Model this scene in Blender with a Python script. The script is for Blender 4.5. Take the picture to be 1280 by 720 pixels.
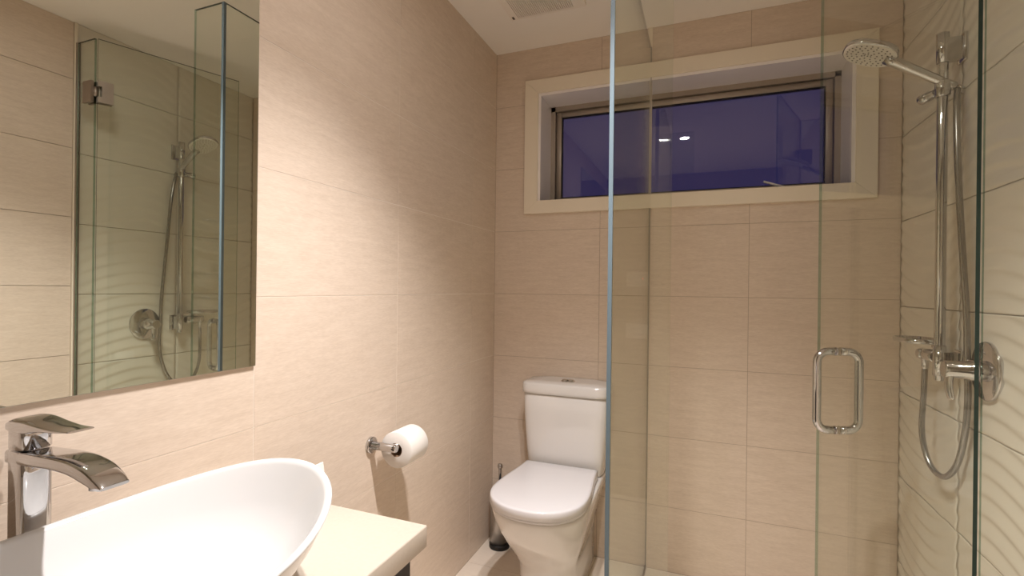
import bpy, bmesh, math, random
from mathutils import Vector, Matrix
PI = math.pi
random.seed(7)
for o in list(bpy.data.objects):
    bpy.data.objects.remove(o)
SC = bpy.context.scene
COL = SC.collection

# ------------------------------------------------------------------ camera
F_PX, YAW, ROLL, CX = 651.77, 0.40351, 0.0115, 604.67
CAM = Vector((0.951, -2.3606, 1.2014))
cam_d = bpy.data.cameras.new('camera'); cam = bpy.data.objects.new('camera', cam_d); COL.objects.link(cam)
cam_d.sensor_width = 36.0; cam_d.lens = F_PX / 1280 * 36.0
cam_d.shift_x = (640 - CX) / 1280; cam_d.clip_start = 0.02
fwd = Vector((-math.sin(YAW), math.cos(YAW), 0)); rgt = Vector((math.cos(YAW), math.sin(YAW), 0)); upv = Vector((0, 0, 1))
c_, s_ = math.cos(ROLL), math.sin(ROLL)
r2 = rgt * c_ + upv * s_; u2 = upv * c_ - rgt * s_
cam.matrix_world = Matrix(((r2.x, u2.x, -fwd.x, CAM.x), (r2.y, u2.y, -fwd.y, CAM.y), (r2.z, u2.z, -fwd.z, CAM.z), (0, 0, 0, 1)))
SC.camera = cam

# ------------------------------------------------------------------ world, view
wd = bpy.data.worlds.new('dusk'); SC.world = wd; wd.use_nodes = True
bgn = wd.node_tree.nodes['Background']
bgn.inputs[0].default_value = (0.050, 0.046, 0.13, 1); bgn.inputs[1].default_value = 0.62
SC.view_settings.view_transform = 'Standard'
try: SC.view_settings.look = 'None'
except Exception: pass
SC.view_settings.gamma = 1.0; SC.view_settings.use_curve_mapping = False
SC.view_settings.exposure = 0.1
SC.cycles.transparent_max_bounces = 24; SC.cycles.max_bounces = 14; SC.cycles.glossy_bounces = 8
SC.cycles.diffuse_bounces = 6; SC.cycles.sample_clamp_indirect = 10.0
SPOT_W = 95.0                       # watts of each ceiling downlight
SPOT_COL = (1.0, 0.96, 0.955)
# room sizes, metres: wall_left x=0, wall_back y=0, wall_right x=W, floor z=0
W, H, YR = 1.606, 2.338, -2.70
SHY, SHX, GH = -0.965, 0.717, 2.25  # shower front plane, shower side plane, glass height
HINGE_X = 1.472
LIGHTS = [(0.64, -1.42), (0.79, -1.42)]

# ------------------------------------------------------------------ materials
def rgb(r, g, b):
    f = lambda c: (c / 255 / 12.92) if c / 255 <= .04045 else ((c / 255 + .055) / 1.055) ** 2.4
    return (f(r), f(g), f(b), 1)
def newmat(name):
    m = bpy.data.materials.new(name); m.use_nodes = True
    return m, m.node_tree, m.node_tree.nodes['Principled BSDF']
def plain(name, col, rough=.5, metal=0., spec=.5, coat=0., emit=None, noise=0.0, nscale=30, bump=0.0):
    m, nt, b = newmat(name)
    b.inputs['Base Color'].default_value = col; b.inputs['Roughness'].default_value = rough
    b.inputs['Metallic'].default_value = metal; b.inputs['Specular IOR Level'].default_value = spec
    b.inputs['Coat Weight'].default_value = coat; b.inputs['Coat Roughness'].default_value = .05
    if emit:
        b.inputs['Emission Color'].default_value = emit[0]; b.inputs['Emission Strength'].default_value = emit[1]
    if noise or bump:
        tc = nt.nodes.new('ShaderNodeTexCoord'); n = nt.nodes.new('ShaderNodeTexNoise')
        n.inputs['Scale'].default_value = nscale; n.inputs['Detail'].default_value = 5
        nt.links.new(tc.outputs['Object'], n.inputs['Vector'])
        if noise:
            mx = nt.nodes.new('ShaderNodeMix'); mx.data_type = 'RGBA'
            mx.inputs[6].default_value = tuple(c * (1 - noise) for c in col[:3]) + (1,)
            mx.inputs[7].default_value = tuple(min(1, c * (1 + noise)) for c in col[:3]) + (1,)
            nt.links.new(n.outputs['Fac'], mx.inputs[0]); nt.links.new(mx.outputs[2], b.inputs['Base Color'])
        if bump:
            bp = nt.nodes.new('ShaderNodeBump'); bp.inputs['Strength'].default_value = bump; bp.inputs['Distance'].default_value = .002
            nt.links.new(n.outputs['Fac'], bp.inputs['Height']); nt.links.new(bp.outputs[0], b.inputs['Normal'])
    return m
def tile_mat(name, col, col2, rot, sc, rough=.42):
    """woven-looking porcelain: fine streaks plus broad soft bands, shifted for each tile"""
    m, nt, b = newmat(name); N = nt.nodes; Lk = nt.links
    tc = N.new('ShaderNodeTexCoord'); oi = N.new('ShaderNodeObjectInfo')
    cb = N.new('ShaderNodeVectorMath'); cb.operation = 'MULTIPLY_ADD'
    cm = N.new('ShaderNodeCombineXYZ')
    for i in range(3): Lk.new(oi.outputs['Random'], cm.inputs[i])
    cb.inputs[1].default_value = (9, 13, 7)
    Lk.new(cm.outputs[0], cb.inputs[0]); Lk.new(tc.outputs['Object'], cb.inputs[2])
    mp = N.new('ShaderNodeMapping'); mp.inputs['Rotation'].default_value = rot; mp.inputs['Scale'].default_value = sc
    Lk.new(cb.outputs[0], mp.inputs['Vector'])
    n1 = N.new('ShaderNodeTexNoise'); n1.inputs['Scale'].default_value = 42; n1.inputs['Detail'].default_value = 6; n1.inputs['Roughness'].default_value = .62
    n2 = N.new('ShaderNodeTexNoise'); n2.inputs['Scale'].default_value = 260; n2.inputs['Detail'].default_value = 3
    Lk.new(mp.outputs[0], n1.inputs['Vector']); Lk.new(mp.outputs[0], n2.inputs['Vector'])
    ad = N.new('ShaderNodeMath'); ad.operation = 'MULTIPLY_ADD'; ad.inputs[1].default_value = .5
    Lk.new(n2.outputs['Fac'], ad.inputs[0])
    mu = N.new('ShaderNodeMath'); mu.operation = 'MULTIPLY'; mu.inputs[1].default_value = .5
    Lk.new(n1.outputs['Fac'], mu.inputs[0]); Lk.new(mu.outputs[0], ad.inputs[2])
    rp = N.new('ShaderNodeMapRange'); rp.inputs[1].default_value = .3; rp.inputs[2].default_value = .7
    Lk.new(ad.outputs[0], rp.inputs[0])
    mx = N.new('ShaderNodeMix'); mx.data_type = 'RGBA'; mx.inputs[6].default_value = col; mx.inputs[7].default_value = col2
    Lk.new(rp.outputs[0], mx.inputs[0]); Lk.new(mx.outputs[2], b.inputs['Base Color'])
    b.inputs['Roughness'].default_value = rough; b.inputs['Specular IOR Level'].default_value = .35
    bp = N.new('ShaderNodeBump'); bp.inputs['Strength'].default_value = .12; bp.inputs['Distance'].default_value = .0008
    Lk.new(ad.outputs[0], bp.inputs['Height']); Lk.new(bp.outputs[0], b.inputs['Normal'])
    return m
def glass_mat(name, tint, f0=.045):
    """clear sheet glass: light passes straight through a tinted sheet, Schlick reflection on top"""
    m = bpy.data.materials.new(name); m.use_nodes = True; nt = m.node_tree; N = nt.nodes; Lk = nt.links
    N.remove(N['Principled BSDF']); out = N['Material Output']
    tr = N.new('ShaderNodeBsdfTransparent'); tr.inputs[0].default_value = tint
    gl = N.new('ShaderNodeBsdfGlossy'); gl.inputs['Roughness'].default_value = 0.0; gl.inputs[0].default_value = (1, 1, 1, 1)
    lw = N.new('ShaderNodeLayerWeight'); lw.inputs[0].default_value = .5
    pw = N.new('ShaderNodeMath'); pw.operation = 'POWER'; pw.inputs[1].default_value = 5
    ma = N.new('ShaderNodeMath'); ma.operation = 'MULTIPLY_ADD'; ma.inputs[1].default_value = 1 - f0; ma.inputs[2].default_value = f0
    mi = N.new('ShaderNodeMixShader')
    Lk.new(lw.outputs['Facing'], pw.inputs[0]); Lk.new(pw.outputs[0], ma.inputs[0]); Lk.new(ma.outputs[0], mi.inputs[0])
    Lk.new(tr.outputs[0], mi.inputs[1]); Lk.new(gl.outputs[0], mi.inputs[2]); Lk.new(mi.outputs[0], out.inputs['Surface'])
    return m
BEI, BEI2 = rgb(207, 189, 171), rgb(227, 211, 194)
M_TILE_X = tile_mat('beige_tile_side', BEI, BEI2, (0.42, 0, 0), (1, .22, 1.6))      # on walls facing x
M_TILE_Y = tile_mat('beige_tile_back', BEI, BEI2, (0, 0.30, 0), (.22, 1, 1.6))
M_TILE_F = tile_mat('floor_tile', rgb(221, 207, 191), rgb(229, 217, 202), (0, 0, 0), (.3, 1.3, 1), .35)
M_GROUT = plain('grout', rgb(240, 231, 221), .85)
M_GROUT_B = plain('tan_grout', rgb(176, 158, 138), .85)
M_GROUT_D = plain('grey_grout', rgb(168, 152, 132), .85)
M_WAVE = plain('wavy_white_tile', rgb(226, 219, 207), .16, spec=.5, noise=.02, nscale=14)
M_CEIL = plain('ceiling_paint', rgb(248, 243, 236), .8, noise=.015, nscale=6)
M_PLASTER = plain('plaster', rgb(152, 138, 122), .8)
M_TRIMW = plain('white_gloss_paint', rgb(235, 224, 205), .35, noise=.01)
M_REVEAL = plain('reveal_paint', rgb(240, 234, 232), .4)
M_ALU = plain('bronze_aluminium', rgb(178, 166, 152), .38, metal=.4)
M_GASKET = plain('black_gasket', rgb(22, 20, 22), .7)
M_MIRROR = plain('mirror_silver', (.80, .83, .77, 1), 0.0, metal=1.0)
M_MEDGE = plain('mirror_edge', rgb(196, 196, 190), .25, metal=.4)
M_CHROME = plain('chrome', (.60, .595, .60, 1), .06, metal=1.0)
M_STEEL = plain('brushed_steel', (.55, .52, .49, 1), .28, metal=1.0, noise=.05, nscale=80)
M_NICKEL = plain('satin_nickel', (.40, .345, .30, 1), .38, metal=.9)
M_CERAMIC = plain('white_ceramic', rgb(220, 216, 212), .08, spec=.5, coat=.3)
M_BASIN = plain('white_solid_surface', rgb(207, 205, 203), .10, spec=.5)
M_SEAT = plain('white_plastic', rgb(216, 213, 214), .18, spec=.5)
M_PAPER = plain('tissue_paper', rgb(228, 223, 217), .95, spec=.1, bump=.25, nscale=220)
M_CARDB = plain('cardboard', rgb(150, 122, 96), .9)
M_STONE = plain('cream_stone', rgb(190, 179, 165), .25, noise=.05, nscale=160)
M_CHARCOAL = plain('charcoal_laminate', rgb(52, 46, 46), .45, noise=.06, nscale=50)
M_BLACK = plain('black_rubber', rgb(18, 17, 17), .5)
M_SHFACE = plain('shower_face', rgb(236, 231, 224), .35)
M_DOT = plain('nozzle_grey', rgb(70, 64, 58), .6)
M_HOSE = plain('hose_metal', (.36, .345, .335, 1), .24, metal=.95)
M_GLASS = glass_mat('shower_glass', (.955, .968, .940, 1))
M_PANE = glass_mat('window_glass', (.82, .80, .90, 1), .06)
M_DISH = glass_mat('dish_glass', (.80, .84, .80, 1))
M_GEDGE = plain('glass_edge', (.022, .045, .040, 1), .15, spec=.7)
M_SEAL = plain('glass_corner_seal', (.115, .155, .178, 1), .45, spec=.35)
M_GEDGE_L = glass_mat('glass_edge_clear', (.50, .64, .57, 1))
M_TOWEL = plain('white_towel', rgb(240, 236, 230), .95, spec=.1, bump=.6, nscale=300)
M_PLATE = plain('switch_plastic', rgb(238, 234, 226), .4)
M_RED = plain('red_led', rgb(255, 60, 40), .4, emit=((1, .08, .04, 1), 6))
M_LAMP = plain('downlight_lens', (1, .9, .75, 1), .4, emit=((1, .96, .95, 1), 230))
M_VENT = plain('vent_plastic', rgb(244, 237, 228), .5)
M_VENTD = plain('vent_dark', rgb(96, 80, 68), .8)

# ------------------------------------------------------------------ mesh helpers (world coordinates)
def BM(): return bmesh.new()
def box(bm, x0, x1, y0, y1, z0, z1, mat=0):
    v = [bm.verts.new(p) for p in ((x0, y0, z0), (x1, y0, z0), (x1, y1, z0), (x0, y1, z0), (x0, y0, z1), (x1, y0, z1), (x1, y1, z1), (x0, y1, z1))]
    fs = [bm.faces.new([v[i] for i in q]) for q in ((3, 2, 1, 0), (4, 5, 6, 7), (0, 1, 5, 4), (1, 2, 6, 5), (2, 3, 7, 6), (3, 0, 4, 7))]
    for f in fs: f.material_index = mat
    return fs
def rbox(x0, x1, y0, y1, z0, z1, r=.003, seg=2):
    bm = BM(); box(bm, x0, x1, y0, y1, z0, z1)
    bmesh.ops.bevel(bm, geom=bm.edges[:], offset=r, segments=seg, profile=.5, affect='EDGES')
    for f in bm.faces: f.smooth = True
    return bm
def rings(bm, rs, cap0=True, cap1=True, smooth=True):
    vs = [[bm.verts.new(p) for p in r] for r in rs]; n = len(rs[0])
    for a, b in zip(vs, vs[1:]):
        for i in range(n):
            f = bm.faces.new((a[i], a[(i + 1) % n], b[(i + 1) % n], b[i])); f.smooth = smooth
    if cap0: bm.faces.new(vs[0][::-1]).smooth = False
    if cap1: bm.faces.new(vs[-1]).smooth = False
    return vs
def frame_of(d):
    d = Vector(d).normalized(); a = Vector((0, 0, 1)) if abs(d.z) < .9 else Vector((0, 1, 0))
    x = d.cross(a).normalized(); return x, x.cross(d).normalized(), d
def lathe(bm, base, axis, prof, seg=32):
    """prof: list of (distance along axis, radius)"""
    x, y, d = frame_of(axis); base = Vector(base)
    rs = [[base + d * t + (x * math.cos(2 * PI * i / seg) + y * math.sin(2 * PI * i / seg)) * max(r, 1e-4) for i in range(seg)] for t, r in prof]
    rings(bm, rs)
def crom(pts, n=10):
    P = [Vector(p) for p in pts]; P = [P[0] * 2 - P[1]] + P + [P[-1] * 2 - P[-2]]; out = []
    for i in range(1, len(P) - 2):
        for k in range(n):
            t = k / n; a, b, c, d = P[i - 1:i + 3]
            out.append(.5 * ((2 * b) + (c - a) * t + (2 * a - 5 * b + 4 * c - d) * t * t + (3 * b - a - 3 * c + d) * t ** 3))
    out.append(P[-2]); return out
def tube(bm, path, r, seg=12, flat=None, ridge=0):
    """sweep a circle (or ellipse flat=(ru,rv,up)) along path; r may be a function of t in 0..1"""
    P = [Vector(p) for p in path]; n = len(P); rs = []; up = None
    for i, p in enumerate(P):
        d = (P[min(i + 1, n - 1)] - P[max(i - 1, 0)]).normalized()
        if up is None: up = frame_of(d)[1]
        if flat: up = Vector(flat[2])
        x = d.cross(up).normalized(); up = x.cross(d).normalized(); t = i / (n - 1)
        ru, rv = (flat[0](t), flat[1](t)) if flat else ((r(t), r(t)) if callable(r) else (r, r))
        rs.append([p + x * ru * math.cos(2 * PI * k / seg) + up * rv * math.sin(2 * PI * k / seg) for k in range(seg)])
    rings(bm, rs)
def root_loc(o):
    while o.parent: o = o.parent
    return o.location
def part(name, bm, m, parent=None, kind=None, label=None, loc=None):
    me = bpy.data.meshes.new(name)
    bmesh.ops.recalc_face_normals(bm, faces=bm.faces[:])
    off = root_loc(parent) if parent else (Vector(loc) if loc is not None else Vector((0, 0, 0)))
    bmesh.ops.translate(bm, verts=bm.verts[:], vec=-off)
    bm.to_mesh(me); bm.free()
    for x in (m if isinstance(m, (list, tuple)) else [m]): me.materials.append(x)
    o = bpy.data.objects.new(name, me); COL.objects.link(o)
    if parent: o.parent = parent
    else: o.location = off
    if kind: o['kind'] = kind
    if label: o['label'] = label
    return o
def tag(o, label, cat, group=None, kind=None):
    o['label'] = label; o['category'] = cat
    if group: o['group'] = group
    if kind: o['kind'] = kind
    return o
def thing(name, loc, label, cat, group=None, kind=None):
    o = bpy.data.objects.new(name, None); COL.objects.link(o); o.location = loc; o.empty_display_size = .05
    return tag(o, label, cat, group, kind)
def mk(fn, *a, **k):
    bm = BM(); fn(bm, *a, **k); return bm

# ------------------------------------------------------------------ room shell
def structure(o, label, cat): return tag(o, label, cat, kind='structure')
WIN = (0.217, 1.461, 1.614, 2.118)          # opening in the back wall
bm = BM(); box(bm, -.12, -.0008, YR - .12, .30, -.10, H + .1)
wall_left = structure(part('wall_left', bm, M_GROUT), 'beige tiled wall carrying the mirror and the paper roll', 'wall')
bm = BM()
box(bm, -.002, WIN[0], .0008, .25, -.10, H + .1); box(bm, WIN[1], W + .12, .0008, .25, -.10, H + .1)
box(bm, WIN[0], WIN[1], .0008, .25, -.10, WIN[2]); box(bm, WIN[0], WIN[1], .0008, .25, WIN[3], H + .1)
wall_back = structure(part('wall_back', bm, M_GROUT_B), 'beige tiled wall with the high window behind the toilet', 'wall')
bm = BM(); box(bm, W + .007, W + .12, YR - .12, .002, -.10, H + .1)
wall_right = structure(part('wall_right', bm, M_GROUT_D), 'wall with wavy white tiles inside the shower', 'wall')
DX0, DX1, DZ = .755, 1.50, 2.04
bm = BM()
box(bm, -.002, DX0, YR - .12, YR, -.10, H + .1); box(bm, DX1, W + .007, YR - .12, YR, -.10, H + .1); box(bm, DX0, DX1, YR - .12, YR, DZ, H + .1)
wall_rear = structure(part('wall_rear', bm, M_PLASTER), 'plain plastered wall opposite the window, seen only in reflections', 'wall')
bm = BM(); box(bm, -.002, W + .007, YR - .12, .002, H, H + .1)
ceiling = structure(part('ceiling', bm, M_CEIL), 'smooth cream painted ceiling', 'ceiling')
bm = BM(); box(bm, -.002, W + .007, YR - .12, .002, -.10, -.0008)
floor = structure(part('floor', bm, M_GROUT_D), 'beige tiled bathroom floor', 'floor')

def cuts(lo, hi, at):
    c = [lo] + [a for a in sorted(at) if lo + .004 < a < hi - .004] + [hi]
    return list(zip(c, c[1:]))
G = .0010                                        # half a joint
mesh_cache = {}
def tile_obj(parent, rects, place, key, m):
    """rects: list of (a0,a1,b0,b1) local rectangles about the tile's own centre"""
    ck = (key, tuple(tuple(round(v, 4) for v in r) for r in rects))
    ca, cb = place['c']
    if ck not in mesh_cache:
        bm = BM()
        for a0, a1, b0, b1 in rects:
            if key == 'L': box(bm, -.002, 0, a0, a1, b0, b1)
            elif key == 'R': box(bm, 0, .007, a0, a1, b0, b1)
            elif key == 'B': box(bm, a0, a1, 0, .002, b0, b1)
            else: box(bm, a0, a1, b0, b1, -.002, 0)
        me = bpy.data.meshes.new('tile'); bm.to_mesh(me); bm.free(); me.materials.append(m); mesh_cache[ck] = me
    o = bpy.data.objects.new('tile', mesh_cache[ck]); COL.objects.link(o); o.parent = parent
    o.location = {'L': (0, ca, cb), 'R': (W, ca, cb), 'B': (ca, 0, cb), 'F': (ca, cb, 0)}[key]
    return o
def sub_rect(r, h):
    """rectangle minus hole"""
    a0, a1, b0, b1 = r; h0, h1, k0, k1 = h
    if h1 <= a0 or h0 >= a1 or k1 <= b0 or k0 >= b1: return [r]
    out = []
    if h0 > a0: out.append((a0, h0, b0, b1))
    if h1 < a1: out.append((h1, a1, b0, b1))
    m0, m1 = max(a0, h0), min(a1, h1)
    if k0 > b0: out.append((m0, m1, b0, k0))
    if k1 < b1: out.append((m0, m1, k1, b1))
    return out
def tiling(parent, key, A, B, m, hole=None):
    for a0, a1 in A:
        for b0, b1 in B:
            rs = [(a0 + G, a1 - G, b0 + G, b1 - G)]
            if hole: rs = sub_rect(rs[0], hole)
            if not rs: continue
            ca, cb = (a0 + a1) / 2, (b0 + b1) / 2
            tile_obj(parent, [(p - ca, q - ca, r - cb, s - cb) for p, q, r, s in rs], {'c': (ca, cb)}, key, m)
ROWS = cuts(0, H, [1.175 + .3 * i for i in range(-4, 5)])
tiling(wall_left, 'L', cuts(YR, 0, [-.267 - .6 * i for i in range(6)]), ROWS, M_TILE_X)
tiling(wall_back, 'B', cuts(0, W, [.508, 1.108]), ROWS, M_TILE_Y, WIN)
tiling(wall_right, 'R', cuts(YR, SHY - .014, [-1.575 - .6 * i for i in range(3)]), cuts(0, H, [1.19 + .3 * i for i in range(-4, 5)]), M_TILE_X)
tiling(floor, 'F', cuts(0, W, [.508, 1.108]), cuts(YR, 0, [-.28 - .3 * i for i in range(9)]), M_TILE_F)

# wavy shower tiles: dune-like ridges running along the wall
WL, WB, WLEN = .31 / 6, .072, .95
def wave(y, z):
    ph = 2 * PI * (z - WB * math.cos(2 * PI * (y + .70) / WLEN) - .006 * math.cos(2 * PI * (y + .2) / .37)) / WL
    return .0015 * (math.sin(ph) + .30 * math.sin(2 * ph) + .08 * math.sin(3 * ph))
def wavy_tile(y0, y1, z0, z1):
    cy, cz = (y0 + y1) / 2, (z0 + z1) / 2
    a0, a1, b0, b1 = y0 + G * .35, y1 - G * .35, z0 + G, z1 - G
    ny = 30; nz = max(4, int(round((b1 - b0) / .0046)))
    bm = BM(); vs = []
    for j in range(nz + 1):
        z = b0 + (b1 - b0) * j / nz
        vs.append([bm.verts.new((-wave(y, z) , y - cy, z - cz)) for y in [a0 + (a1 - a0) * i / ny for i in range(ny + 1)]])
    for j in range(nz):
        for i in range(ny):
            bm.faces.new((vs[j][i], vs[j + 1][i], vs[j + 1][i + 1], vs[j][i + 1])).smooth = True
    rim = [vs[0][i] for i in range(ny + 1)] + [vs[j][ny] for j in range(1, nz + 1)] + [vs[nz][i] for i in range(ny - 1, -1, -1)] + [vs[j][0] for j in range(nz - 1, 0, -1)]
    bk = [bm.verts.new((.0065, v.co.y, v.co.z)) for v in rim]; n = len(rim)
    for i in range(n): bm.faces.new((rim[i], rim[(i + 1) % n], bk[(i + 1) % n], bk[i]))
    me = bpy.data.meshes.new('wavy_tile'); bm.to_mesh(me); bm.free(); me.materials.append(M_WAVE)
    o = bpy.data.objects.new('wavy_tile', me); COL.objects.link(o); o.parent = wall_right; o.location = (W, cy, cz)
    return me
WROWS = cuts(0, H, [1.462 + .31 * i for i in range(-5, 4)])
for y0, y1 in ((SHY, -.487), (-.487, .0)):
    full = None
    for z0, z1 in WROWS:
        if full and abs((z1 - z0) - .31) < 1e-3:
            o = bpy.data.objects.new('wavy_tile', full); COL.objects.link(o); o.parent = wall_right; o.location = (W, (y0 + y1) / 2, (z0 + z1) / 2)
        else:
            me = wavy_tile(y0, y1, z0, z1)
            if abs((z1 - z0) - .31) < 1e-3: full = me
# vertical edge trims where the shower glass meets the walls
bm = BM(); box(bm, SHX - .009, SHX + .009, -.006, .002, 0, H)
structure(part('trim_1', bm, M_TRIMW), 'thin vertical tile trim on the window wall above the side glass', 'trim')
bm = BM(); box(bm, W - .006, W + .007, SHY - .013, SHY - .001, 0, H)
structure(part('trim_2', bm, M_TRIMW), 'thin vertical trim where beige tiles meet the wavy tiles', 'trim')

# ------------------------------------------------------------------ window
FX0, FX1, FZ0, FZ1 = WIN; YF = .165
bm = BM()
fr = .022
for a in ((FX0 + .012, FX0 + .012 + fr, FZ0, FZ1), (FX1 - .012 - fr, FX1 - .012, FZ0, FZ1), (FX0 + .012, FX1 - .012, FZ0 - .004, FZ0 + .012), (FX0 + .012, FX1 - .012, FZ1 - .012 - fr, FZ1 - .012)):
    box(bm, a[0], a[1], YF, YF + .07, a[2], a[3])
window = part('window_1', bm, M_ALU)
structure(window, 'wide high window with cream casing and bronze frame showing dusk', 'window')
ox0, ox1, oz0, oz1 = .152, 1.530, 1.554, 2.182
def casing(pts):
    bm = BM(); T = -.018
    a = [bm.verts.new((x, T, z)) for x, z in pts]; b = [bm.verts.new((x, .002, z)) for x, z in pts]
    bm.faces.new(a); bm.faces.new(b[::-1])
    for i in range(4): bm.faces.new((a[i], b[i], b[(i + 1) % 4], a[(i + 1) % 4]))
    bmesh.ops.recalc_face_normals(bm, faces=bm.faces[:])
    bmesh.ops.bevel(bm, geom=bm.edges[:], offset=.0012, segments=1, affect='EDGES')
    return bm
for pts in (((ox0, oz0), (FX0, FZ0), (FX0, FZ1), (ox0, oz1)), ((ox1, oz0), (FX1, FZ0), (FX1, FZ1), (ox1, oz1)),
            ((ox0, oz0), (ox1, oz0), (FX1, FZ0), (FX0, FZ0)), ((ox0, oz1), (ox1, oz1), (FX1, FZ1), (FX0, FZ1))):
    part('casing_board', casing(pts), M_TRIMW, window)
for a in ((FX0, FX0 + .012, FZ0, FZ1), (FX1 - .012, FX1, FZ0, FZ1), (FX0 + .012, FX1 - .012, FZ0 - .02, FZ0), (FX0 + .012, FX1 - .012, FZ1 - .012, FZ1)):
    bm = BM(); box(bm, a[0], a[1], -.010, .24, a[2], a[3]); part('reveal_board', bm, M_REVEAL, window)
sx0, sx1, sz0, sz1 = FX0 + .037, FX1 - .037, FZ0 + .013, FZ1 - .037; sw = .026
for a in ((sx0, sx0 + sw, sz0, sz1), (sx1 - sw, sx1, sz0, sz1), (sx0 + sw, sx1 - sw, sz0, sz0 + sw), (sx0 + sw, sx1 - sw, sz1 - sw, sz1)):
    part('sash_rail', rbox(a[0], a[1], YF + .012, YF + .05, a[2], a[3], .002, 1), M_ALU, window)
bm = BM()
g = .004
for a in ((sx0 + sw, sx0 + sw + g, sz0 + sw, sz1 - sw), (sx1 - sw - g, sx1 - sw, sz0 + sw, sz1 - sw), (sx0 + sw, sx1 - sw, sz0 + sw, sz0 + sw + g), (sx0 + sw, sx1 - sw, sz1 - sw - g, sz1 - sw)):
    box(bm, a[0], a[1], YF + .016, YF + .035, a[2], a[3])
part('gasket', bm, M_GASKET, window)
bm = BM(); box(bm, sx0 + sw, sx1 - sw, YF + .022, YF + .028, sz0 + sw, sz1 - sw)
part('pane', bm, M_PANE, window)
lt = mk(tube, [(1.262, YF - .004, 1.634), (1.245, YF - .012, 1.642), (1.17, YF - .018, 1.668)], .005, 8)
box(lt, 1.245, 1.285, YF - .006, YF + .012, 1.626, 1.642)
part('window_catch', lt, M_REVEAL, window, label='slim pale catch handle')

# ------------------------------------------------------------------ door behind, only reflected
bm = BM()
for a in ((DX0 - .10, DX0, 0, DZ + .09), (DX1, DX1 + .09, 0, DZ + .09), (DX0, DX1, DZ, DZ + .09)): box(bm, a[0], a[1], YR - .01, YR + .02, a[2], a[3])
structure(part('trim_3', bm, M_TRIMW), 'white architrave around the bathroom door', 'trim')
bm = BM(); box(bm, DX0, DX1, YR - .06, YR - .02, .002, DZ)
door = structure(part('door_1', bm, M_TRIMW), 'white bathroom door opposite the window', 'door')
bm = BM(); lathe(bm, (DX0 + .07, YR - .02, 1.0), (0, 1, 0), [(0, .026), (.008, .026), (.008, .010), (.05, .010), (.05, .001)])
tube(bm, [(DX0 + .07, YR + .028, 1.0), (DX0 + .19, YR + .028, 1.0)], .009)
part('door_handle', bm, M_CHROME, door)

# ------------------------------------------------------------------ shower enclosure
def pane_bm(p0, p1, z0, z1, t=.009, e0=2, e1=2):
    """vertical glass sheet between two plan points; big faces slot 0, edges slot 1"""
    p0, p1 = Vector(p0), Vector(p1); d = (p1 - p0).normalized(); n = Vector((-d.y, d.x)) * t / 2
    bm = BM(); q = [p0 - n, p1 - n, p1 + n, p0 + n]
    a = [bm.verts.new((v.x, v.y, z0)) for v in q]; b = [bm.verts.new((v.x, v.y, z1)) for v in q]
    bm.faces.new(a[::-1]).material_index = 1; bm.faces.new(b).material_index = 1
    for i in range(4): bm.faces.new((a[i], a[(i + 1) % 4], b[(i + 1) % 4], b[i])).material_index = ((0, e1, 0, e0)[i])
    return bm
GM = [M_GLASS, M_GEDGE, M_GEDGE_L]
C1X = .868
t = thing('shower_screen', (SHX, SHY, 0), 'fixed clear glass corner screen standing between the toilet and the shower', 'shower screen')
part('side_pane', pane_bm((SHX, SHY + .006), (SHX, -.006), .012, GH), GM, t)
part('front_pane', pane_bm((SHX + .006, SHY), (C1X, SHY), .012, GH), GM, t)
bm = BM(); box(bm, SHX - .0052, SHX + .0058, SHY - .0052, SHY + .0058, .012, GH)
part('corner_joint', bm, M_SEAL, t, label='pale blue-grey corner joint of the glass')
bm = BM()
for dx in (-.0075, .0052): box(bm, SHX + dx, SHX + dx + .0023, -.014, -.006, .004, GH)
part('wall_channel', bm, M_NICKEL, t)
bm = BM(); box(bm, SHX - .008, SHX + .008, SHY + .006, -.006, 0, .012); box(bm, SHX - .008, C1X, SHY - .008, SHY + .008, 0, .012)
part('floor_channel', bm, M_NICKEL, t)
t = thing('hinge_panel', (W, SHY, 0), 'narrow fixed glass panel that carries the shower door on the wavy wall', 'glass panel')
part('pane', pane_bm((HINGE_X + .004, SHY), (W - .006, SHY), .012, GH), GM, t)
bm = BM()
for dy in (-.0075, .0052): box(bm, W - .016, W - .006, SHY + dy, SHY + dy + .0023, .004, GH)
part('wall_channel', bm, M_NICKEL, t)
bm = BM(); box(bm, HINGE_X + .004, W - .006, SHY - .008, SHY + .008, 0, .012); part('floor_channel', bm, M_NICKEL, t)
# hinged door, swung into the shower
DT = math.radians(72); DW = .602
dd = Vector((-math.cos(DT), math.sin(DT))); dn = Vector((math.sin(DT), math.cos(DT)))
hp = Vector((HINGE_X, SHY))
def dpt(w, n, z): q = hp + dd * w + dn * n; return Vector((q.x, q.y, z))
door_s = thing('shower_door', (HINGE_X, SHY, 0), 'clear glass shower door standing open with a chrome loop handle', 'shower door')
part('pane', pane_bm(hp + dd * .006, hp + dd * DW, .014, GH, e0=1), GM, door_s)
def loop_handle(side):
    z0, z1, r, st = .785, 1.022, .032, .060; pts = []
    pts.append(dpt(.496, side * .0055, z1))
    for k in range(7):
        a = PI / 2 * k / 6; pts.append(dpt(.496, side * (st - r + r * math.sin(a)), z1 - r + r * math.cos(a)))
    for k in range(7):
        a = PI / 2 * k / 6; pts.append(dpt(.496, side * (st - r + r * math.cos(a)), z0 + r - r * math.sin(a)))
    pts.append(dpt(.496, side * .0055, z0))
    bm = mk(tube, pts, .0118, 14)
    for z in (z0, z1): lathe(bm, dpt(.496, side * .005, z), tuple(dpt(0, side, 0) - dpt(0, 0, 0)), [(0, .0128), (.004, .0128)], 16)
    return bm
for s in (1, -1): part('loop_handle', loop_handle(s), M_CHROME, door_s, label='polished chrome loop handle')
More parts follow.
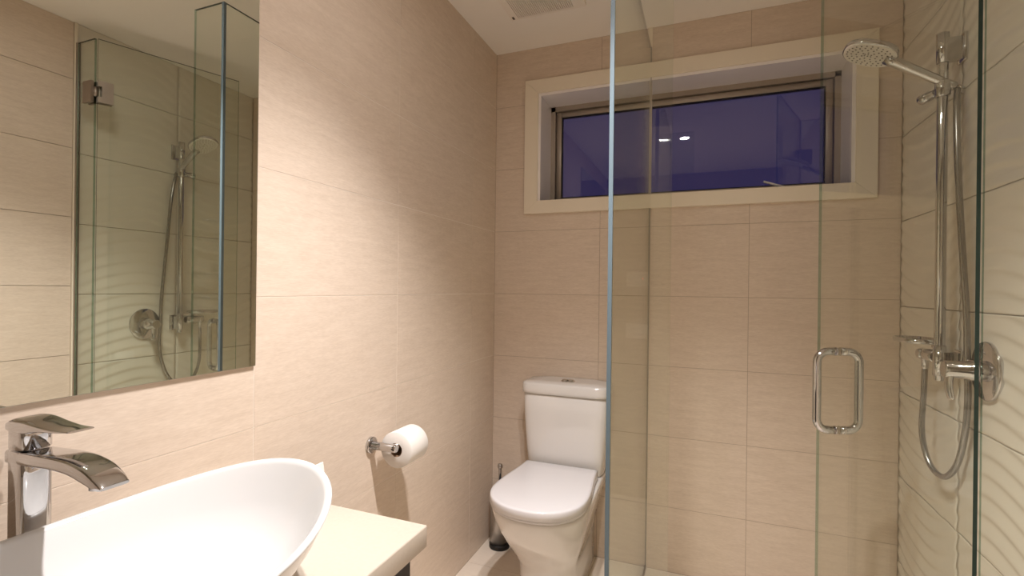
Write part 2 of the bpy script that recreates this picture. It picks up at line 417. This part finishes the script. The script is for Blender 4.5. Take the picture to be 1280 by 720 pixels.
def door_box(bm, w0, w1, n0, n1, z0, z1):
    v = [bm.verts.new(dpt(w, n, z)) for z in (z0, z1) for w, n in ((w0, n0), (w1, n0), (w1, n1), (w0, n1))]
    for q in ((3, 2, 1, 0), (4, 5, 6, 7), (0, 1, 5, 4), (1, 2, 6, 5), (2, 3, 7, 6), (3, 0, 4, 7)): bm.faces.new([v[i] for i in q])
for zc in (2.022, .24):
    hg = BM()
    for n0, n1 in ((.0052, .017), (-.017, -.0052)):
        door_box(hg, .018, .060, n0, n1, zc - .046, zc + .046)
        door_box(hg, .004, .018, n0, n1, zc - .046, zc - .022); door_box(hg, .004, .018, n0, n1, zc + .022, zc + .046)
    h = part('hinge', hg, M_NICKEL, door_s, label='satin metal glass-to-glass hinge')
    bm = BM()
    for y0, y1 in ((-.017, -.0052), (.0052, .017)): box(bm, HINGE_X + .006, HINGE_X + .062, SHY + y0, SHY + y1, zc - .046, zc + .046)
    part('panel_plate', bm, M_NICKEL, h)
    part('knuckle', mk(lathe, (HINGE_X + .002, SHY, zc - .021), (0, 0, 1), [(0, .0085), (.042, .0085)], 16), M_NICKEL, h)

# ------------------------------------------------------------------ shower rail, hand shower, hose, mixer
BX, BY = 1.558, -.502
t = thing('shower_rail', (BX, BY, .955), 'tall chrome slide rail fixed to the wavy tiles', 'shower rail')
part('rail', mk(lathe, (BX, BY, .955), (0, 0, 1), [(0, .0115), (.002, .0125), (.975, .0125), (.977, .0115)], 24), M_CHROME, t)
for zc, h in ((1.885, .062), (1.005, .062)):
    b = mk(lathe, (BX, BY, zc - h / 2 - .004), (0, 0, 1), [(0, .0150), (h + .022, .0150)], 24)
    box(b, BX + .004, W - .003, BY - .014, BY + .014, zc - h / 2, zc + h / 2)
    part('wall_bracket', b, M_CHROME, t)
    part('wall_plate', rbox(W - .009, W + .002, BY - .024, BY + .024, zc - h / 2 - .008, zc + h / 2 + .008, .003), M_CHROME, t)
# slider that grips the hand shower
sl = mk(lathe, (BX, BY, 1.755), (0, 0, 1), [(0, .016), (.003, .018), (.043, .018), (.046, .016)], 24)
part('slider', sl, M_CHROME, t)
kn = mk(lathe, (BX - .012, BY + .010, 1.772), (-.45, .85, -.12), [(0, .011), (.018, .011), (.018, .0145), (.046, .0145), (.049, .012)], 20)
part('slider_knob', kn, M_CHROME, t)
# soap dish on the lower bracket
def superell(a, b, n, seg): return [(a * math.copysign(abs(math.cos(q)) ** (2 / n), math.cos(q)), b * math.copysign(abs(math.sin(q)) ** (2 / n), math.sin(q))) for q in [2 * PI * i / seg for i in range(seg)]]
DCX, DCY, DZZ = 1.538, -.385, 1.052
t = thing('soap_dish', (DCX, DCY, DZZ), 'flat chrome-rimmed soap dish above the hose outlet', 'soap dish')
bm = BM(); pr = [(.92, .000), (1, .001), (1, .013), (.95, .014), (.93, .006)]
rings(bm, [[Vector((DCX + y * s, DCY + x * s, DZZ + dz)) for x, y in superell(.080, .050, 2.6, 40)] for s, dz in pr], True, True)
part('tray', bm, M_CHROME, t)
bm = BM(); box(bm, BX - .004, BX + .012, BY + .012, DCY - .07, DZZ - .008, DZZ + .004); part('arm', bm, M_CHROME, t)
# outlet elbow
OX, OY, OZ = 1.562, -.383, 1.018
t = thing('hose_outlet', (W, OY, OZ), 'chrome wall elbow feeding the hose below the soap dish', 'wall elbow')
part('wall_rose', mk(lathe, (W + .002, OY, OZ), (-1, 0, 0), [(0, .028), (.008, .028), (.010, .026)], 28), M_CHROME, t)
part('elbow', mk(lathe, (W - .004, OY, OZ), (-1, 0, 0), [(0, .015), (.055, .015), (.060, .012)], 20), M_CHROME, t)
part('link_body', mk(lathe, (OX, OY + .018, OZ), (0, -1, 0), [(0, .014), (.004, .0175), (.10, .0175), (.102, .015)], 20), M_CHROME, t)
part('hose_nut', mk(lathe, (OX, OY, OZ - .006), (0, 0, -1), [(0, .011), (.012, .011), (.012, .0095), (.032, .0095), (.040, .008)], 18), M_CHROME, t)
# hand shower
HE = Vector((1.588, -.500, 1.779)); HN = Vector((1.440, -.520, 1.866)); HC = Vector((1.386, -.514, 1.902))
t = thing('hand_shower', tuple(HE), 'chrome hand shower with flat oval spray head hung on the rail', 'shower head')
ax = (HN - HE).normalized()
part('handle', mk(tube, [HE, HE + ax * .004] + [HE.lerp(HN, k / 10) for k in range(1, 10)] + [HN, HN + (HC - HN) * .35],
     lambda q: .0095 if q < .02 else .0125 + .004 * max(0, q - .3)), M_CHROME, t)
hx = Vector((-.905, .05, .36)).normalized()                 # long axis of the head
hn = Vector((-.36, -.10, -.93)); hn = (hn - hx * hn.dot(hx)).normalized()   # spray direction
hy = hn.cross(hx).normalized()
def head_ring(s, d): return [HC + hx * x * s + hy * y * s + hn * d for x, y in superell(.070, .061, 2.5, 48)]
bm = BM(); rings(bm, [head_ring(s, d) for s, d in ((.35, -.020), (.75, -.016), (.95, -.009), (1, -.002), (1, .004), (.975, .007), (.95, .0065))])
head = part('head', bm, M_CHROME, t)
bm = BM(); rings(bm, [head_ring(s, d) for s, d in ((.955, .004), (.95, .0078), (.93, .0088))])
part('spray_face', bm, M_SHFACE, head, label='pale spray face with small grey nozzles')
bm = BM(); x_, y_, d_ = hx, hy, hn
for rr, cnt in ((.30, 8), (.52, 14), (.72, 20), (.90, 26)):
    for i in range(cnt):
        q = 2 * PI * i / cnt + rr; px, py = .064 * rr * math.cos(q), .055 * rr * math.sin(q)
        lathe(bm, HC + hx * px + hy * py + hn * .0085, hn, [(0, .0023), (.0014, .0019)], 6)
for k in range(3):
    o_ = HC + hx * (-.004 + .008 * k) + hn * .0088
    lathe(bm, o_ + hy * (-.006), hn, [(0, .0022), (.0006, .0022)], 6); lathe(bm, o_ + hy * .002, hn, [(0, .0022), (.0006, .0022)], 6)
part('nozzles', bm, M_DOT, head, kind='stuff')
# hose
t = thing('shower_hose', (1.58, -.484, .678), 'flexible metal shower hose hanging in a long loop below the rail', 'hose')
hp_ = crom([(OX, OY, OZ - .044), (1.560, -.383, .90), (1.553, -.395, .78), (1.560, -.434, .70), (1.575, -.490, .682), (1.584, -.545, .735), (1.588, -.580, .83), (1.590, -.589, .92),
            (1.590, -.584, 1.0), (1.589, -.580, 1.13), (1.584, -.570, 1.28), (1.579, -.557, 1.455), (1.577, -.545, 1.61), (1.582, -.525, 1.72), (1.590, -.505, 1.772)], 12)
part('hose', mk(tube, hp_, .0078, 12), M_HOSE, t)
part('hose_cone', mk(lathe, HE - ax * .003, tuple((HE - ax).xyz - HE.xyz), [(0, .0105), (.010, .0105), (.028, .0085)], 16), M_CHROME, t)
# mixer
MY, MZ = -.655, 1.006
t = thing('shower_mixer', (W, MY, MZ), 'round chrome shower mixer with a hanging lever', 'shower mixer')
part('wall_plate', mk(lathe, (W + .002, MY, MZ), (-1, 0, 0), [(0, .075), (.008, .075), (.011, .0725), (.0112, .03)], 48), M_CHROME, t)
part('cartridge', mk(lathe, (W - .009, MY, MZ), (-1, 0, 0), [(0, .026), (.030, .026), (.031, .024), (.034, .024), (.035, .0225), (.078, .0225), (.082, .019)], 32), M_CHROME, t)
part('lever', mk(tube, crom([(W - .074, MY, MZ + .016), (W - .078, MY, MZ - .01), (W - .079, MY - .001, MZ - .045), (W - .074, MY - .002, MZ - .075)], 6), 1, 14,
     flat=(lambda q: .019 - .003 * q, lambda q: .0095 - .003 * q, (1, 0, 0))), M_CHROME, t)

# ------------------------------------------------------------------ mirror
MY1, MZ0 = -1.469, 1.018
t = thing('wall_mirror', (0, MY1, MZ0), 'large frameless mirror above the basin', 'mirror')
bm = BM(); box(bm, .0005, .0055, -2.55, MY1, MZ0, 2.20); part('backing', bm, M_MEDGE, t)
bm = BM(); box(bm, .0055, .0065, -2.5495, MY1 - .0008, MZ0 + .0008, 2.1995); part('silvered_glass', bm, M_MIRROR, t)

# ------------------------------------------------------------------ vanity, counter, basin, tap
CZ, CXF, CYE = .747, .465, -1.483
t = thing('vanity_cabinet', (0, CYE - .02, .12), 'charcoal vanity cabinet below the cream counter', 'cabinet')
part('carcass', rbox(.0005, CXF - .034, -2.60, CYE - .022, .12, CZ - .042, .001, 1), M_CHARCOAL, t)
for y0, y1 in ((-2.59, -2.05), (-2.046, CYE - .036)):
    d = part('door', rbox(CXF - .034, CXF - .015, y0, y1, .125, CZ - .052, .0015, 1), M_CHARCOAL, t)
    part('handle', rbox(CXF - .015, CXF - .006, (y0 + y1) / 2 - .08, (y0 + y1) / 2 + .08, CZ - .12, CZ - .11, .002), M_CHROME, d)
bm = rbox(.0005, CXF, -2.62, CYE, CZ - .042, CZ, .003)
tag(part('vanity_counter', bm, M_STONE, loc=(.23, -2.05, CZ - .042)), 'cream stone counter slab carrying the white vessel basin', 'counter')
BCX, BCY, BA, BB, BH = .303, -1.950, .300, .196, .118
t = thing('vessel_basin', (BCX, BCY, CZ), 'large white oval vessel basin on the cream counter', 'basin')
def bring(a, b, z): return [Vector((BCX + y, BCY + x, CZ + z + .036 * abs(x / BA) ** 2.2 * min(1, max(0, z - .02) / .09))) for x, y in superell(a, b, 2.04, 72)]
bm = BM()
outer = [(.52, .0005), (.56, .002), (.62, .012), (.72, .032), (.83, .058), (.92, .084), (.975, .105), (.995, .113)]
rs = [bring(BA * s, BB * s, z) for s, z in outer]
rs += [bring(BA * 1.0, BB * 1.0, BH - .003), bring(BA - .002, BB - .002, BH - .0005), bring(BA - .006, BB - .006, BH), bring(BA - .010, BB - .010, BH - .001), bring(BA - .013, BB - .013, BH - .005)]
inner = [(.955, .100), (.89, .078), (.80, .056), (.68, .038), (.52, .027), (.34, .0225), (.16, .020), (.06, .0195)]
rs += [bring((BA - .013) * s, (BB - .013) * s, z) for s, z in inner]
rings(bm, rs)
part('bowl', bm, M_BASIN, t)
part('drain', mk(lathe, (BCX, BCY, CZ + .0195), (0, 0, 1), [(0, .030), (.003, .031), (.005, .028)], 28), M_CHROME, t)
# tap
TX, TY = .060, -1.926
t = thing('basin_tap', (TX, TY, CZ), 'tall chrome single-lever tap behind the basin', 'tap')
def oval(cx, cy, z, a, b, n=3.0, seg=32): return [Vector((cx + x, cy + y, z)) for x, y in superell(a, b, n, seg)]
bm = BM(); rings(bm, [oval(TX, TY, z, a, b) for z, a, b in ((CZ, .028, .027), (CZ + .004, .028, .027), (CZ + .006, .0245, .0225), (CZ + .10, .0235, .0215), (.930, .0235, .0215), (.962, .0235, .0215), (.964, .022, .020))])
part('column', bm, M_CHROME, t)
def xsec(x, zt, zb, hw, n=5): return [Vector((x, TY + p, (zt + zb) / 2 + q)) for p, q in superell(hw, (zt - zb) / 2, n, 32)]
def smooth_secs(K, per=5):
    out = []
    for i in range(len(K) - 1):
        p = [Vector(K[max(0, min(len(K) - 1, i + d))] + (0,) * (4 - len(K[0]))) for d in (-1, 0, 1, 2)]
        for k in range(per):
            t_ = k / per; a_, b_, c_, d_ = p
            out.append(tuple(.5 * ((2 * b_) + (c_ - a_) * t_ + (2 * a_ - 5 * b_ + 4 * c_ - d_) * t_ * t_ + (3 * b_ - a_ - 3 * c_ + d_) * t_ ** 3)))
    return out + [K[-1]]
bm = BM(); rings(bm, [xsec(*k) for k in smooth_secs([(TX - .0215, .9645, .944, .0205), (TX + .03, .9655, .946, .0215), (TX + .08, .968, .949, .0215), (TX + .12, .968, .948, .0212), (TX + .155, .962, .941, .0208), (TX + .178, .951, .936, .020), (TX + .190, .942, .938, .018)])])
part('spout', bm, M_CHROME, t)
part('aerator', mk(lathe, (TX + .158, TY, .945), (.10, 0, -1), [(0, .0125), (.013, .0125), (.014, .0105)], 20), M_CHROME, t)
bm = BM(); rings(bm, [oval(TX, TY, z, a, b) for z, a, b in ((.966, .021, .019), (.967, .0235, .0215), (.994, .0235, .0215), (.998, .022, .020))])
rings(bm, [xsec(*k) for k in smooth_secs([(TX - .024, 1.003, .990, .019), (TX - .005, 1.010, .988, .0215), (TX + .022, 1.011, .990, .0215), (TX + .05, 1.007, .996, .0205), (TX + .085, 1.004, .999, .0185), (TX + .118, 1.0045, 1.002, .016)])])
part('lever', bm, M_CHROME, t)
# folded card beyond the basin tip
bm = BM()
for s in (-1, 1):
    q = [(.222 + .000 * s, -1.575, .836), (.222, -1.494, .836), (.222 + .016 * s, -1.494, CZ + .001), (.222 + .016 * s, -1.575, CZ + .001)]
    a = [bm.verts.new(p) for p in q]; b = [bm.verts.new((p[0] + .0012 * s, p[1], p[2])) for p in q]
    bm.faces.new(a); bm.faces.new(b[::-1])
    for i in range(4): bm.faces.new((a[i], b[i], b[(i + 1) % 4], a[(i + 1) % 4]))
tag(part('folded_card', bm, M_PAPER, loc=(.222, -1.535, CZ)), 'small white folded card peeking out behind the basin tip', 'card')

# ------------------------------------------------------------------ toilet paper
PX, PZ, PY = .086, .712, -1.012
t = thing('paper_holder', (0, PY, PZ), 'chrome toilet paper holder on the beige wall', 'paper holder')
part('wall_rose', mk(lathe, (0, PY, PZ), (1, 0, 0), [(0, .0255), (.008, .0255), (.010, .0235)], 28), M_CHROME, t)
part('post', mk(lathe, (.006, PY, PZ), (1, 0, 0), [(0, .0125), (.086, .0125), (.089, .0105)], 24), M_CHROME, t)
part('arm', mk(lathe, (.080, PY, PZ), (0, 1, 0), [(0, .009), (.145, .009), (.147, .007)], 20), M_CHROME, t)
t = thing('toilet_paper_roll', (.080, -.99, PZ - .012), 'white toilet paper roll hanging on the chrome holder', 'toilet paper')
RC = (.080, -.992, PZ - .0115)
bm = BM(); lathe(bm, RC, (0, 1, 0), [(0, .0215), (0, .054), (.002, .0555), (.102, .0555), (.104, .054), (.104, .0215), (0, .0215)], 48)
for f in [f for f in bm.faces if len(f.verts) > 4]: bm.faces.remove(f)
part('paper', bm, M_PAPER, t)
bm = BM(); lathe(bm, (RC[0], RC[1] + .001, RC[2]), (0, 1, 0), [(0, .0195), (0, .0212), (.102, .0212), (.102, .0195), (0, .0195)], 32)
for f in [f for f in bm.faces if len(f.verts) > 4]: bm.faces.remove(f)
part('core', bm, M_CARDB, t)

# ------------------------------------------------------------------ toilet
TCX = .395
t = thing('toilet', (TCX, -.3, 0), 'white close-coupled toilet with closed lid below the window', 'toilet')
def dring(hw, yf, yb, z, hb=None, n=2.25, nf=28, nb=8):
    """D-shaped plan: straight back at yb, rounded front at yf"""
    hb = hb or hw; ym = min(yf + hw * 1.12, yb - .05); pts = []
    for i in range(nf + 1):
        a = PI * i / nf; c = math.cos(a); s = math.sin(a)
        pts.append(Vector((TCX + hw * math.copysign(abs(c) ** (2 / n), c), ym - (ym - yf) * abs(s) ** (2 / n), z)))
    for k in range(1, nb + 1):
        q = k / nb; e = q * q * (3 - 2 * q); pts.append(Vector((TCX - (hw + (hb - hw) * e), ym + (yb - ym) * q, z)))
    for k in range(1, 5): pts.append(Vector((TCX - hb + 2 * hb * k / 5, yb, z)))
    for k in range(nb, 0, -1):
        q = k / nb; e = q * q * (3 - 2 * q); pts.append(Vector((TCX + (hw + (hb - hw) * e), ym + (yb - ym) * q, z)))
    return pts
bm = BM()
rings(bm, [dring(*a) for a in ((.112, -.505, -.004, 0, .105), (.115, -.508, -.004, .006, .105), (.110, -.500, -.004, .06, .102), (.108, -.497, -.004, .11, .102), (.112, -.505, -.004, .155, .104),
     (.128, -.545, -.004, .205, .112), (.146, -.595, -.004, .26, .125), (.160, -.640, -.004, .315, .142), (.170, -.672, -.004, .365, .155), (.174, -.686, -.004, .395, .160), (.174, -.688, -.004, .406, .161), (.171, -.685, -.006, .411, .159))])
part('bowl', bm, M_CERAMIC, t)
bm = BM(); rings(bm, [dring(*a) for a in ((.170, -.690, -.215, .412, .150), (.173, -.693, -.213, .414, .152), (.173, -.693, -.213, .421, .152), (.171, -.691, -.215, .423, .150))])
part('seat', bm, M_SEAT, t)
bm = BM(); rings(bm, [dring(*a) for a in ((.173, -.697, -.205, .4245, .150), (.178, -.703, -.202, .4265, .154), (.178, -.703, -.202, .452, .154), (.1772, -.7022, -.2028, .4555, .1532), (.175, -.700, -.205, .458, .151), (.165, -.69, -.21, .4592, .143), (.10, -.60, -.27, .4600, .09))])
part('seat_lid', bm, M_SEAT, t)
def cring(hw, yf, z, n=6): return [Vector((TCX + x, (yf - .004) / 2 + y, z)) for x, y in superell(hw, (-.004 - yf) / 2, n, 64)]
bm = BM(); rings(bm, [cring(*a) for a in ((.150, -.160, .4125), (.158, -.172, .4135), (.163, -.178, .424), (.170, -.184, .50), (.177, -.188, .58), (.182, -.190, .66), (.184, -.190, .742), (.182, -.188, .744))])
part('cistern', bm, M_CERAMIC, t)
bm = BM(); rings(bm, [cring(*a) for a in ((.184, -.192, .7452), (.189, -.197, .747), (.190, -.198, .760), (.190, -.198, .784), (.188, -.196, .790), (.182, -.190, .7935), (.12, -.13, .7955))])
lid = part('cistern_lid', bm, M_CERAMIC, t)
for dx in (-.013, .013):
    part('flush_button', mk(lathe, (TCX + dx, -.10, .794), (0, 0, 1), [(0, .0135), (.007, .0135), (.009, .011)], 20), M_CHROME, lid)
part('flush_ring', mk(lathe, (TCX, -.10, .793), (0, 0, 1), [(0, .031), (.0045, .031), (.005, .028)], 28), M_CHROME, lid)
# brush
QX, QY = .079, -.098
t = thing('toilet_brush', (QX, QY, 0), 'steel toilet brush holder in the corner beside the toilet', 'toilet brush')
part('base_ring', mk(lathe, (QX, QY, .0005), (0, 0, 1), [(0, .045), (.003, .047), (.020, .047), (.022, .044)], 32), M_BLACK, t)
part('holder', mk(lathe, (QX, QY, .021), (0, 0, 1), [(0, .0435), (.230, .0435), (.232, .042)], 36), M_STEEL, t)
part('holder_cap', mk(lathe, (QX, QY, .252), (0, 0, 1), [(0, .0445), (.010, .0445), (.013, .04), (.014, .012)], 32), M_BLACK, t)
part('brush_handle', mk(lathe, (QX, QY, .262), (0, 0, 1), [(0, .0075), (.10, .0075), (.102, .009), (.108, .0125), (.117, .0125), (.124, .008), (.126, .002)], 20), M_CHROME, t)

# ------------------------------------------------------------------ ceiling: vent and downlights
VX0, VX1, VY0, VY1 = .187, .506, -.620, -.303
t = thing('ceiling_vent', ((VX0 + VX1) / 2, (VY0 + VY1) / 2, H), 'square slatted exhaust fan cover on the ceiling above the toilet', 'ceiling vent')
bm = BM()
def vr(i, z, r=.02): return [Vector(((VX0 + VX1) / 2 + x, (VY0 + VY1) / 2 + y, z)) for x, y in superell((VX1 - VX0) / 2 - i, (VY1 - VY0) / 2 - i, 14, 64)]
gx0, gx1, gy0, gy1 = VX0 + .030, VX1 - .052, VY0 + .020, VY1 - .016
for a in ((VX0 + .004, gx0, VY0 + .004, VY1 - .004), (gx1, VX1 - .004, VY0 + .004, VY1 - .004), (gx0, gx1, VY0 + .004, gy0), (gx0, gx1, gy1, VY1 - .004)):
    box(bm, a[0], a[1], a[2], a[3], H - .016, H)
part('cover_frame', bm, M_VENT, t)
bm = BM(); rings(bm, [vr(.006, H), vr(0, H - .003), vr(.002, H - .010), vr(.008, H - .011)], True, False); part('cover_rim', bm, M_VENT, t)
bm = BM(); box(bm, gx0, gx1, gy0, gy1, H - .006, H - .002); part('dark_cavity', bm, M_VENTD, t)
bm = BM(); box(bm, VX0 + .012, VX0 + .020, VY1 - .034, VY1 - .014, H - .0172, H - .0155); part('indicator', bm, M_VENTD, t)
ns = 30; sw_ = (gx1 - gx0) / ns; me = None
for i in range(ns):
    if me is None:
        bm = BM(); box(bm, gx0, gx0 + sw_ * .66, gy0, gy1, H - .0165, H - .006)
        s0 = part('slat', bm, M_VENT, t); me = s0.data
    else:
        o = s0.copy(); COL.objects.link(o); o.parent = t; o.location = (sw_ * i, 0, 0)
def downlight(x, y, label):
    t = thing('downlight', (x, y, H), label, 'downlight', 'recessed ceiling downlights')
    bm = BM(); lathe(bm, (x, y, H), (0, 0, -1), [(0, .044), (.004, .044), (.005, .041), (.004, .033), (0, .033)], 32)
    for f in [f for f in bm.faces if len(f.verts) > 4]: bm.faces.remove(f)
    part('bezel', bm, M_TRIMW, t)
    part('lens', mk(lathe, (x, y, H - .0005), (0, 0, -1), [(0, .0325), (.0015, .0325)], 28), M_LAMP, t)
    ld = bpy.data.lights.new('bulb', 'SPOT'); ld.energy = SPOT_W; ld.color = SPOT_COL; ld.spot_size = math.radians(103); ld.spot_blend = 1.0; ld.shadow_soft_size = .022
    lo = bpy.data.objects.new('bulb', ld); COL.objects.link(lo); lo.parent = t; lo.location = (0, 0, -.03)
for (x, y), lb in zip(LIGHTS, ('round recessed downlight on the vanity side, seen reflected in the window', 'round recessed downlight on the shower side, seen reflected in the window')):
    downlight(x, y, lb)

# ------------------------------------------------------------------ seen only in reflections
def plate(x0, x1, z0, z1, n, label, led=False):
    t = thing('switch_plate', ((x0 + x1) / 2, YR, (z0 + z1) / 2), label, 'switch')
    part('plate', rbox(x0, x1, YR + .0005, YR + .010, z0, z1, .003), M_PLATE, t)
    for i in range(n):
        c = x0 + (x1 - x0) * (i + .5) / n
        part('rocker', rbox(c - .009, c + .009, YR + .010, YR + .014, (z0 + z1) / 2 - .014, (z0 + z1) / 2 + .014, .002, 1), M_PLATE, t)
    if led: part('indicator_light', mk(lathe, (x1 - .03, YR + .010, (z0 + z1) / 2), (0, 1, 0), [(0, .004), (.002, .0035)], 12), M_RED, t)
plate(.522, .645, 1.222, 1.306, 3, 'white switch plate with red light, reflected in the glass screen', True)
plate(.522, .645, .920, 1.004, 2, 'lower white switch plate, reflected in the glass screen')
t = thing('towel_rail', (W, -1.66, .95), 'chrome ladder towel rail, reflected in the glass screen', 'towel rail')
for y in (-1.86, -1.48):
    part('upright', mk(lathe, (W - .07, y, .80), (0, 0, 1), [(0, .011), (.80, .011)], 16), M_CHROME, t)
    for z in (.86, 1.54): part('stand_off', mk(lathe, (W, y, z), (-1, 0, 0), [(0, .016), (.006, .016), (.006, .008), (.07, .008)], 14), M_CHROME, t)
for z in (.85, 1.0, 1.13, 1.26, 1.44, 1.55):
    part('bar', mk(lathe, (W - .07, -1.86, z), (0, 1, 0), [(0, .008), (.38, .008)], 14), M_CHROME, t)
def towel(zb, drop, label):
    prof = []
    for k in range(9):
        a = PI * k / 8; prof.append((.016 * math.cos(a), .016 * math.sin(a)))
    prof = [(.017, -drop)] + prof + [(-.017, -drop * .9)]
    inn = [(p[0] * .55, p[1] * .55 if p[1] > 0 else p[1]) for p in prof]
    loop = prof + inn[::-1]
    bm = BM(); rings(bm, [[Vector((W - .07 - a, y, zb + b)) for a, b in loop] for y in (-1.85, -1.75, -1.64)])
    tag(part('hand_towel', bm, M_TOWEL, loc=(W - .07, -1.745, zb)), label, 'towel', 'white towels on the rail')
towel(1.44, .14, 'topmost white towel on the rail, reflected in the glass screen')
towel(1.26, .055, 'short middle white towel on the rail, reflected in the glass screen')
towel(1.13, .20, 'lowest white towel on the rail, reflected in the glass screen')
